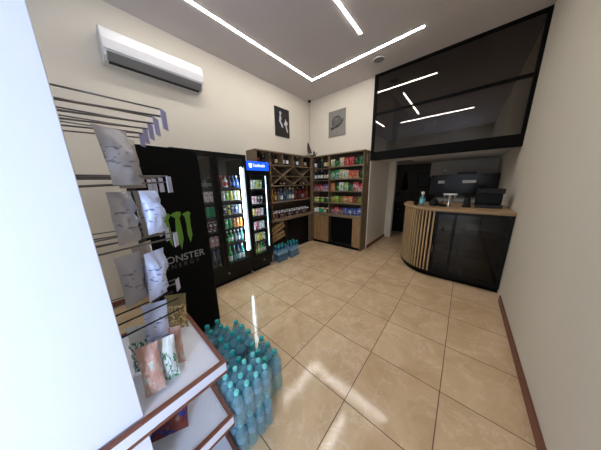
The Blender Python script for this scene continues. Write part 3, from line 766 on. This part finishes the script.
water_pack('pack of large water bottles hemmed in by the other water packs', (2.03, -3.585, 0), 0, 4, 2, .33, .042, big, G1)
def half(label, x, y, z): return water_pack(label, (x, y, z), 0, 3, 4, .222, .0305, small, G2)
half('upper pack of small water bottles at the corner of the gondola shelves', 2.36, -3.605, .2235)
half('lower pack of small water bottles on the floor at the gondola corner', 2.36, -3.605, 0)

# packs in front of the bottle shelf
blue = (M['waterblue'], M['capd'], M['wlabel'])
G3 = 'blue water packs in front of the bottle shelf'
water_pack('pack of blue water bottles against the blue headed fridge', (.58, -1.70, 0), 0, 2, 3, .33, .045, blue, G3)
water_pack('pack of blue water bottles farther from the fridge, before the black cabinet', (.60, -1.38, 0), 4, 2, 3, .33, .045, blue, G3)

# ------------------------------------------------------------------ gondola rack close to the photographer
XE, YE = 2.45, -3.74
go = thing('gondola_rack', 'white gondola rack with brown edged shelves and metal hooks, closest to the photographer', 'display rack', (0, 0, 0))
YN = -5.3                                     # how far the shelves run past the photographer's side
def tray(z, x0=1.85):
    s_ = MB(); s_.box(x0, XE, YN, YE, z - .055, z - .006)
    so = s_.build('shelf', M['white'], go)
    tr = MB()
    tr.box(XE - .016, XE + .001, YN, YE + .001, z - .006, z + .004)          # top edge band, long side
    tr.box(x0 - .001, XE - .016, YE - .016, YE + .001, z - .006, z + .004)   # top edge band, end side
    tr.box(x0 - .001, x0 + .014, YN, YE - .016, z - .006, z + .004)
    tr.box(XE, XE + .003, YN, YE + .003, z - .064, z - .052)
    tr.box(x0 - .001, XE, YE, YE + .003, z - .064, z - .052)
    tr.box(XE - .006, XE + .003, YE, YE + .003, z - .052, z + .0035)
    tr.build('edge_band', M['brown'], so)
for z in (.70, .36, .10): tray(z)
box(XE - .045, XE - .02, YN, -4.035, .705, 2.02).build('white_upright_panel', M['white'], go, bevel=.002)
for za, zb in ((.37, .635), (.11, .295)): box(XE - .045, XE - .02, YN, -4.035, za, zb).build('white_upright_panel', M['white'], go)
box(1.88, XE - .06, YN + .02, YE - .06, 0, .045).build('base', M['char'], go)
for za, zb in ((.37, .635), (.11, .295)): box(1.92, XE - .05, YN + .05, -4.10, za, zb).build('core', M['white'], go)
# wire grid panel carrying the hooks
gr = MB()
for k in range(10): gr.tube([(1.88 + k * .058, -4.07, .70), (1.88 + k * .058, -4.07, 1.98)], .0025, 5)
for k in range(18): gr.tube([(1.87, -4.073, .72 + k * .073), (2.41, -4.073, .72 + k * .073)], .0025, 5)
gr.build('wire_grid', M['wire'], go)
hooks = []
def hook(x, z, tip=-3.80, tagm='tag', black=False, tilt=0, back=-4.066, tagw=.019):
    b = MB(); m_ = M['bwire'] if black else M['wire']
    b.tube([(x, back, z - .03), (x, back, z), (x, tip, z + .012)], .0035, 6)
    if not black: b.tube([(x, back, z + .035), (x, tip + .004, z + .035)], .0028, 6)
    b.box(x - .012, x + .012, back - .002, back + .003, z - .035, z + .045)
    ho = b.build('hook', m_, go)
    if not black:
        X = Matrix.Translation((x, tip + .006, z + .002)) @ Matrix.Rotation(radians(-38 + tilt), 4, 'Z')
        box(-tagw, tagw, -.0015, .0015, -.032, .032, X=X).build('price_tag', M[tagm], ho, bevel=.001)
    hooks.append((x, z, tip))
for x in (2.345, 2.235, 2.135, 2.03, 1.93): hook(x, 1.735, -3.80)
for k, x in enumerate((2.27, 2.14, 2.01, 1.90)): hook(x, 1.51, -3.80, 'tagw')
for k, x in enumerate((2.22, 2.08, 1.95)): hook(x, 1.265, -3.80, 'tagw')
hook(2.10, .99, -3.80, 'tagw')
for x in (2.28, 2.20): hook(x, 1.00, -3.84, black=True)
for x in (2.345,): hook(x, .985, -3.84, black=True)

# bags hanging from the hooks, silver-lilac rear sides
def foil(name, c1, c2, sz=30):
    m, nt, b = new_mat(name); N = nt.nodes.new; L = nt.links.new
    tc = N('ShaderNodeTexCoord'); mp = N('ShaderNodeMapping'); mp.inputs['Scale'].default_value = (1, 1, 3.2)
    n = N('ShaderNodeTexNoise'); n.inputs['Scale'].default_value = sz; n.inputs['Detail'].default_value = 2
    L(tc.outputs['Object'], mp.inputs[0]); L(mp.outputs[0], n.inputs['Vector'])
    r = N('ShaderNodeValToRGB'); r.color_ramp.interpolation = 'CONSTANT'
    r.color_ramp.elements[0].color = c1; r.color_ramp.elements[1].position = .60; r.color_ramp.elements[1].color = c2
    sp = N('ShaderNodeSeparateXYZ'); L(tc.outputs['Generated'], sp.inputs[0])
    g = N('ShaderNodeMath'); g.operation = 'COMPARE'; g.inputs[1].default_value = .5; g.inputs[2].default_value = .24; L(sp.outputs[2], g.inputs[0])
    ml = N('ShaderNodeMath'); ml.operation = 'MULTIPLY'; L(g.outputs[0], ml.inputs[0]); L(n.outputs['Fac'], ml.inputs[1])
    L(ml.outputs[0], r.inputs[0]); L(r.outputs[0], b.inputs['Base Color']); b.inputs['Roughness'].default_value = .32; b.inputs['Metallic'].default_value = .1
    return m
fo1 = foil('lilac_foil', S(206, 216, 246), S(120, 138, 190)); fo2 = foil('silver_foil', S(170, 168, 172), S(120, 118, 124)); fo3 = foil('beige_foil', S(160, 154, 148), S(110, 102, 96))
def hang(mat, x, y, ztop, w, h, t, rz, lean, label, seed):
    me = bag_mesh(w, h, t * 1.15, mat, seed, 7, 9, .0085)
    for v in me.vertices: v.co.z -= h
    o = place(me, 'hanging_snack_bag', (x, y, ztop), (radians(lean), 0, radians(rz)), label, 'snack bag', 'bags hanging on the gondola hooks')
hang(fo2, 2.27, -3.935, 1.70, .10, .19, .05, -60, 9, 'grey foil bag hanging topmost, nearest the photographer', 1)
hang(fo3, 2.13, -3.90, 1.70, .11, .20, .05, -58, 5, 'darker grey foil bag in the top hook row, second from the photographer', 2)
hang(fo2, 2.01, -3.90, 1.70, .11, .19, .05, -50, 4, 'grey foil bag deepest in the top hook row', 3)
hang(fo1, 2.26, -3.865, 1.49, .075, .17, .055, -62, 2, 'pale lilac bag with blue print hanging beside the green claw marks', 4)
hang(fo2, 2.27, -3.95, 1.49, .08, .19, .05, -58, 0, 'grey lilac bag behind the printed bag, same hook, second row', 5)
hang(fo3, 2.13, -3.86, 1.49, .10, .20, .05, -55, 2, 'dull taupe foil bag deeper in the second hook row', 6)
hang(fo1, 2.25, -3.885, 1.245, .085, .22, .065, -60, -7, 'large pale lilac bag hanging beside the white lettering of the cooler', 7)
hang(fo2, 2.22, -3.965, 1.245, .09, .21, .05, -62, 0, 'dull grey bag hanging behind the large lilac bag', 8)
hang(fo3, 2.07, -3.90, 1.245, .11, .20, .05, -50, 0, 'dull taupe foil bag deepest in the third hook row', 9)
# packs standing or lying on the top tray
BAGC['pink and green'] = (S(204, 160, 146), S(216, 178, 162), S(206, 214, 204)); BAGC['nut mix'] = (S(128, 116, 76), S(206, 166, 96), S(228, 212, 176))
BAGC['white and green'] = (S(214, 216, 210), S(60, 130, 84), S(220, 222, 220)); BAGC['dark red and blue'] = (S(120, 50, 34), S(34, 48, 130), S(150, 74, 40))
def stand(cn, x, y, w, h, t, rz, lean, label, seed, z=.7055, mat=None):
    me = bag_mesh(w, h, t, mat or bag_material(*BAGC[cn], seed=seed, scale=12 if cn == 'nut mix' else 4), seed, 12, 14, .006)
    place(me, 'snack_bag', (x, y, z), (radians(lean), 0, radians(rz)), label, 'snack bag', 'bags on the gondola shelves')
stand('pink and green', 2.37, -3.985, .068, .21, .05, 80, -6, 'pink bag with green trim standing on the top gondola shelf', 21)
stand('white and green', 2.355, -3.925, .058, .19, .045, 74, -8, 'white and green bag standing next to the pink one on the gondola', 22)
stand('pink and green', 2.30, -3.885, .05, .18, .04, 66, -8, 'slim pink packet behind the white and green bag on the gondola', 23)
stand('nut mix', 2.05, -3.82, .11, .20, .055, 55, -10, 'nut and seed mix bag at the far end of the top gondola shelf', 24)
stand('white and green', 2.22, -3.995, .08, .22, .05, 60, -4, 'white and green bag standing closest to the wire grid', 25)
stand(None, 2.27, -3.935, .09, .21, .06, 72, -16, 'pale lilac printed bag leaning over the top gondola shelf', 26, z=.80, mat=fo1)
# pack lying on the lower tray
me = bag_mesh(.15, .19, .05, bag_material(*BAGC['dark red and blue'], seed=9, scale=3), 31, 12, 14, .006)
place(me, 'snack_bag', (2.30, -3.975, .372), (radians(-32), radians(10), radians(72)), 'dark red and blue snack bag leaning on the lower gondola shelf', 'snack bag', 'bags on the gondola shelves')

# ------------------------------------------------------------------ serving counter
ct = thing('serving_counter', 'curved serving counter with oak slats and smoked glass vitrines', 'counter', (0, 0, 0))
CX, CY, RXx, RYy = 2.92, .10, .55, .77
def curve(off, a): return (CX - (RXx + off) * cos(a), CY - (RYy + off) * sin(a))
def outline(off, x1, yback, n=22):
    pts = [curve(off, pi / 2 * k / n) for k in range(n + 1)]
    return [(CX - RXx - off, yback)] + pts + [(x1, CY - RYy - off), (x1, yback)]
X1 = XR - .005
MB().prism(outline(.03, X1, .30), 1.07, 1.10).build('counter_top', M['top'], ct, bevel=.003)
MB().prism(outline(.008, X1, .29), 1.055, 1.069).build('top_rail', M['top'], ct)
MB().prism(outline(-.05, X1, .26), 0.0, .07).build('plinth', M['blackm'], ct)
MB().prism(outline(0, X1, .28), .07, .10).build('base_rail', M['black'], ct)
# curved black backing behind the slats
bk = [curve(-.03, pi / 2 * k / 20) for k in range(21)]; bk2 = [curve(-.045, pi / 2 * k / 20) for k in range(21)][::-1]
MB().prism([(CX - RXx + .03, .27)] + bk + bk2 + [(CX - RXx + .045, .27)], .10, 1.055).build('curved_backing', M['black'], ct)
# slats, equally spaced along the curve
pts = [(CX - RXx, .25 - k * .01) for k in range(15)] + [curve(0, pi / 2 * k / 200) for k in range(1, 201)]
acc = [0]
for a, b_ in zip(pts, pts[1:]): acc.append(acc[-1] + math.hypot(b_[0] - a[0], b_[1] - a[1]))
n = 24
for k in range(n):
    d = acc[-1] * (k + .5) / n
    i = max(j for j in range(len(acc)) if acc[j] <= d); i = min(i, len(pts) - 2)
    x, y = pts[i]; a = math.atan2(pts[i + 1][1] - y, pts[i + 1][0] - x)
    X = Matrix.Translation((x, y, 0)) @ Matrix.Rotation(a, 4, 'Z')
    box(-.0105, .0105, -.002, .016, .101, 1.054, X=X).build('slat', M['slat'], ct)
# vitrine
yf = CY - RYy
v = MB()
for x in (CX + .01, 3.13, X1 - .03): v.box(x, x + .03, yf, yf + .03, .10, 1.055)
for x0, x1 in ((CX + .04, 3.13), (3.16, X1 - .03)): v.box(x0, x1, yf, yf + .03, .10, .13); v.box(x0, x1, yf, yf + .03, 1.02, 1.055)
v.build('vitrine_frame', M['black'], ct)
for x0, x1 in ((CX + .04, 3.13), (3.16, X1 - .03)): box(x0, x1, yf + .01, yf + .018, .13, 1.02).build('vitrine_glass', M['vitrine'], ct)
for z in (.40, .72): box(CX + .01, X1 - .01, yf + .05, -.16, z, z + .012).build('inner_shelf', M['dgrey'], ct)
box(CX + .01, X1 - .01, -.15, -.13, .10, 1.055).build('vitrine_back', M['char'], ct)
for k, x in enumerate((2.47, 2.62, 2.78)):
    pass
# vitrine contents
for i, (x, z, g_, l_) in enumerate(((3.02, .7325, 'clear', 'grey'), (3.08, .7325, 'clear', 'white'), (3.26, .7325, 'clear', 'grey'), (3.0, .4125, 'amber', 'gold'), (3.09, .4125, 'clear', 'gold'),
                                   (3.24, .4125, 'clear', 'olive'), (3.32, .4125, 'clear', 'grey'), (3.30, .1015, 'clear', 'grey'), (3.40, .7325, 'clear', 'cream'))):
    place(bottle('jar', g_, l_, 'grey', r=.024, h=.10), 'glass_jar', (x, yf + .12, z), 0,
          f'small {l_} labelled jar, {"vitrine floor" if z < .3 else "lower vitrine shelf" if z < .6 else "upper vitrine shelf"}, {"nearer the slats" if x < 3.05 else "mid pane" if x < 3.13 else "beyond the black mullion"}', 'jar', 'jars inside the smoked glass vitrine')

# things on the counter
CT = 1.101
t = thing('drinking_glass', 'clear glass with pale blue print on the curved end of the counter', 'glass', (2.685, -.40, CT))
MB().lathe([(.032, 0), (.034, .005), (.042, .14), (.043, .15)], 20).build('tumbler', M['water'], t)
MB().lathe([(.0365, .03), (.037, .031), (.0415, .11), (.041, .112)], 20).build('print', plain('pale_blue_print', S(120, 196, 214), .4), t)
MB().lathe([(.006, .01), (.006, .17), (.02, .18), (.024, .20), (.02, .22), (.006, .228)], 14).build('stirrer_ball', M['plastic'], t)
t = thing('ashtray_bowl', 'low black bowl at the very end of the slatted counter', 'bowl', (2.60, -.38, CT))
MB().lathe([(.03, 0), (.034, .005), (.04, .05), (.044, .06), (.040, .06), (.034, .02)], 18).build('bowl', M['black'], t)
t = thing('kettle', 'small round black pot with a lid beside the printed glass', 'pot', (2.84, -.36, CT))
MB().lathe([(.04, 0), (.06, .01), (.065, .05), (.05, .085)], 18).build('pot_body', M['char'], t)
MB().lathe([(.052, .085), (.045, .10), (.012, .108), (.012, .125)], 18).build('lid', M['black'], t)
MB().tube([(.06, 0, .03), (.10, 0, .055), (.115, 0, .09)], .008, 8).build('spout', M['char'], t)
t = thing('beer_tap', 'chrome T shaped tap standing on the counter', 'tap', (3.03, -.30, CT))
MB().lathe([(.035, 0), (.035, .01), (.018, .02), (.016, .17)], 16).build('column', M['chrome'], t)
box(-.085, .085, -.014, .014, .17, .195).build('crossbar', M['plastic'], t, bevel=.004)
MB().tube([(-.06, -.014, .18), (-.06, -.05, .175), (-.06, -.055, .13)], .006, 8).tube([(.06, -.014, .18), (.06, -.05, .175), (.06, -.055, .13)], .006, 8).build('spout', M['chrome'], t)
t = thing('card_terminal', 'black card terminal lying next to the tap', 'card terminal', (2.95, -.36, CT), radians(20))
box(-.04, .04, -.07, .07, 0, .035).build('body', M['black'], t, bevel=.006)
box(-.03, .03, -.0, .055, .0352, .037).build('screen', M['blackg'], t)
t = thing('coffee_grinder', 'dark coffee grinder close to the mezzanine on the counter', 'coffee grinder', (3.24, -.30, CT))
box(-.05, .05, -.07, .07, 0, .03).build('base', M['black'], t, bevel=.006)
MB().lathe([(.04, .03), (.042, .12), (.03, .13)], 16).build('housing', M['char'], t)
MB().lathe([(.025, .13), (.055, .19), (.055, .20)], 16).build('hopper', M['vitrine'], t)
t = thing('coffee_machine', 'dark espresso machine on the counter next to the grinder', 'coffee machine', (3.47, -.20, CT))
box(-.14, .14, -.14, .14, 0, .04).build('drip_tray', M['dgrey'], t, bevel=.005)
box(-.14, .14, .02, .14, .04, .26).build('boiler_housing', M['black'], t, bevel=.01)
box(-.14, .14, -.13, .02, .20, .27).build('group_head', M['char'], t, bevel=.01)

# bar back unit behind the counter: glossy black panel with two reflections painted on as white plates
bb = thing('bar_back_panel', 'tall glossy black back bar panel behind the counter', 'back bar', (2.55, 1.45, 0))
box(0, XR - 2.56, 0, .05, .0, 1.62).build('panel', M['blackg'], bb, bevel=.004)
box(-.005, XR - 2.56, -.25, -.002, .0, .92).build('cupboard', M['char'], bb)
box(-.02, XR - 2.56, -.27, -.002, .921, .95).build('worktop', M['dgrey'], bb)
for x, wd, lb in ((2.70, .12, 'small painted white reflection on the black back bar panel, nearer the passage'), (3.13, .22, 'wider painted white reflection on the black back bar panel')):
    tag(box(x, x + wd, 1.442, 1.448, 1.43, 1.49).build('painted_reflection', M['plastic']), lb, 'painted reflection')
# on top of the panel
t = thing('desk_fan', 'small fan silhouette standing on top of the black back bar panel', 'fan', (2.78, 1.475, 1.6215))
MB().lathe([(.03, 0), (.03, .006), (.006, .01), (.006, .05)], 14).build('stand', M['greyp'], t)
MB().lathe([(.05, -.01), (.055, 0), (.05, .01)], 18, X=Matrix.Translation((0, 0, .105)) @ Matrix.Rotation(pi / 2, 4, 'X')).build('fan_cage', M['greyp'], t)
o = box(3.02, 3.34, 1.458, 1.494, 1.6215, 1.665).build('storage_tin', M['dgrey'], bevel=.004); tag(o, 'long low dark tin lying on top of the black back bar panel', 'tin')
# dim back room wall: ledge, picture, black coat shape
t = thing('wall_ledge', 'narrow dark ledge on the far wall of the dim back room', 'ledge', (0, 0, 0))
box(1.5, 2.5, 2.42, 2.599, 1.17, 1.20).build('board', M['wood_dark'], t)
for x in (1.6, 2.0, 2.4): box(x, x + .02, 2.46, 2.599, 1.06, 1.17).build('bracket', M['black'], t)
t = thing('bottle_tree', 'dark tapering ornamental tree on the ledge in the dim back room', 'ornament', (1.78, 2.50, 1.201))
MB().lathe([(.03, 0), (.03, .04)], 14).build('pot', M['black'], t)
MB().lathe([(.02, .04), (.10, .06), (.07, .2), (.08, .2), (.045, .36), (.055, .36), (.01, .56)], 14).build('foliage', M['blackm'], t)
t = thing('picture_frame', 'dark framed picture on the far wall of the back room', 'picture', (2.25, 2.598, 1.30))
box(-.16, .16, -.025, 0, 0, .42).build('frame', M['black'], t, bevel=.003)
box(-.13, .13, -.028, -.0252, .03, .39).build('print', M['artd'], t)
t = thing('side_cabinet', 'dark low cabinet standing in the dim back room', 'cabinet', (1.95, 2.2, 0))
box(-.40, .40, -.16, .36, .0, .85).build('body', M['char'], t, bevel=.004)
for x in (-.395, .005): 
    d_ = box(x, x + .39, -.178, -.162, .03, .82).build('door', M['black'], t)
    box(x + .17, x + .22, -.19, -.178, .7, .71).build('handle', M['chrome'], d_)
t = thing('ceiling_panel_light', 'unlit square ceiling panel in the low ceiling by the passage', 'ceiling panel', (2.02, 1.1, 1.97))
box(-.2, .2, -.2, .2, 0, .019).build('frame', M['dim_wall'], t, bevel=.003)
box(-.17, .17, -.17, .17, -.003, 0).build('diffuser', M['greyp'], t)

t = thing('added_fill_lamp', 'added low fill light strip under the back edge of the serving counter top', 'fill light', (2.6, .262, .93))  # added light source, brightens the dark room behind the counter
box(0, .9, .0, .03, 0, .05).build('housing', M['black'], t)
box(.02, .88, .0305, .034, .008, .042).build('light_strip', plain('added_fill_light', (1, 1, 1, 1), .5, emit=(1, .93, .84, 1), estr=10), t)
# seen through the mezzanine glass
t = thing('armchair', 'beige armchair upstairs seen through the mezzanine glass', 'armchair', (2.28, .72, 2.0905), radians(10))
BG = plain('beige_fabric', S(190, 165, 130), .8)
box(-.3, .3, -.28, .3, .12, .36).build('seat', BG, t, bevel=.05)
box(-.3, .3, .2, .34, .30, .75).build('backrest', BG, t, bevel=.05)
for x in (-.34, .26): box(x, x + .09, -.28, .3, .12, .52).build('armrest', BG, t, bevel=.03)
for x in (-.27, .24):
    for y in (-.25, .27): box(x, x + .03, y, y + .03, 0, .13).build('leg', M['black'], t)
t = thing('handbag', 'black bag sitting on the beige armchair upstairs', 'bag', (2.33, .68, 2.452))
MB().lathe([(.05, 0), (.09, .01), (.085, .10), (.03, .13)], 14).build('bag_body', M['black'], t)
MB().tube([(-.04, 0, .12), (-.03, 0, .18), (.03, 0, .18), (.04, 0, .12)], .006).build('strap', M['black'], t)
t = thing('round_wall_clock', 'round pale rimmed clock upstairs behind the mezzanine glass', 'clock', (2.95, 2.598, 2.75))
XC = Matrix.Rotation(pi / 2, 4, 'X')
MB().lathe([(.16, 0), (.19, .005), (.19, .025), (.165, .03)], 28, X=XC).build('rim', M['greyp'], t)
MB().lathe([(.15, .005), (.15, .018)], 28, X=XC).build('dial', M['artd'], t)
box(-.006, .006, -.036, -.031, 0, .11).box(0, .08, -.036, -.031, -.006, .006).build('hand', M['artw'], t)

# ------------------------------------------------------------------ light
def area(name, loc, rot_, sx, sy, power, col):
    l = bpy.data.lights.new(name, 'AREA'); l.shape = 'RECTANGLE'; l.size = sx; l.size_y = sy; l.energy = power; l.color = col
    o = bpy.data.objects.new(name, l); COL.objects.link(o); o.location = loc; o.rotation_euler = rot_
    return o
# daylight coming through the shop window, just outside the pane
area('door_daylight', (XR + .16, -5.4, 1.28), (0, radians(90), 0), 2.3, 1.15, 68, (.60, .74, 1.0))
# lamp over the bar of the back room
wd = bpy.data.worlds.new('World'); sc.world = wd; wd.use_nodes = True
nt = wd.node_tree; bg = nt.nodes['Background']
sky = nt.nodes.new('ShaderNodeTexSky'); sky.sky_type = 'PREETHAM' if False else 'NISHITA'
sky.sun_elevation = radians(25); sky.sun_rotation = radians(90); sky.sun_disc = False
nt.links.new(sky.outputs[0], bg.inputs[0]); bg.inputs[1].default_value = .06

# ------------------------------------------------------------------ camera
cam = bpy.data.cameras.new('Camera'); co = bpy.data.objects.new('Camera', cam); COL.objects.link(co)
F = Vector((-0.64733783, 0.72949457, -0.22088777)); Rr = Vector((0.7512203, 0.65965048, -0.0230066)); U = Vector((-0.12892553, 0.18082842, 0.97502784))
mat = Matrix((Rr, U, -F)).transposed().to_4x4(); mat.translation = Vector((3.18736, -4.01947, 1.50374))
co.matrix_world = mat
cam.sensor_fit = 'HORIZONTAL'; cam.sensor_width = 36; cam.lens = 183.2513 / 601 * 36; cam.clip_start = .02
sc.camera = co
sc.view_settings.view_transform = 'Standard'; sc.view_settings.look = 'None'; sc.view_settings.exposure = .5; sc.view_settings.gamma = 1
sc.view_settings.use_curve_mapping = False
sc.cycles.max_bounces = 10; sc.cycles.transparent_max_bounces = 24; sc.cycles.sample_clamp_indirect = 6
sc.cycles.use_denoising = True
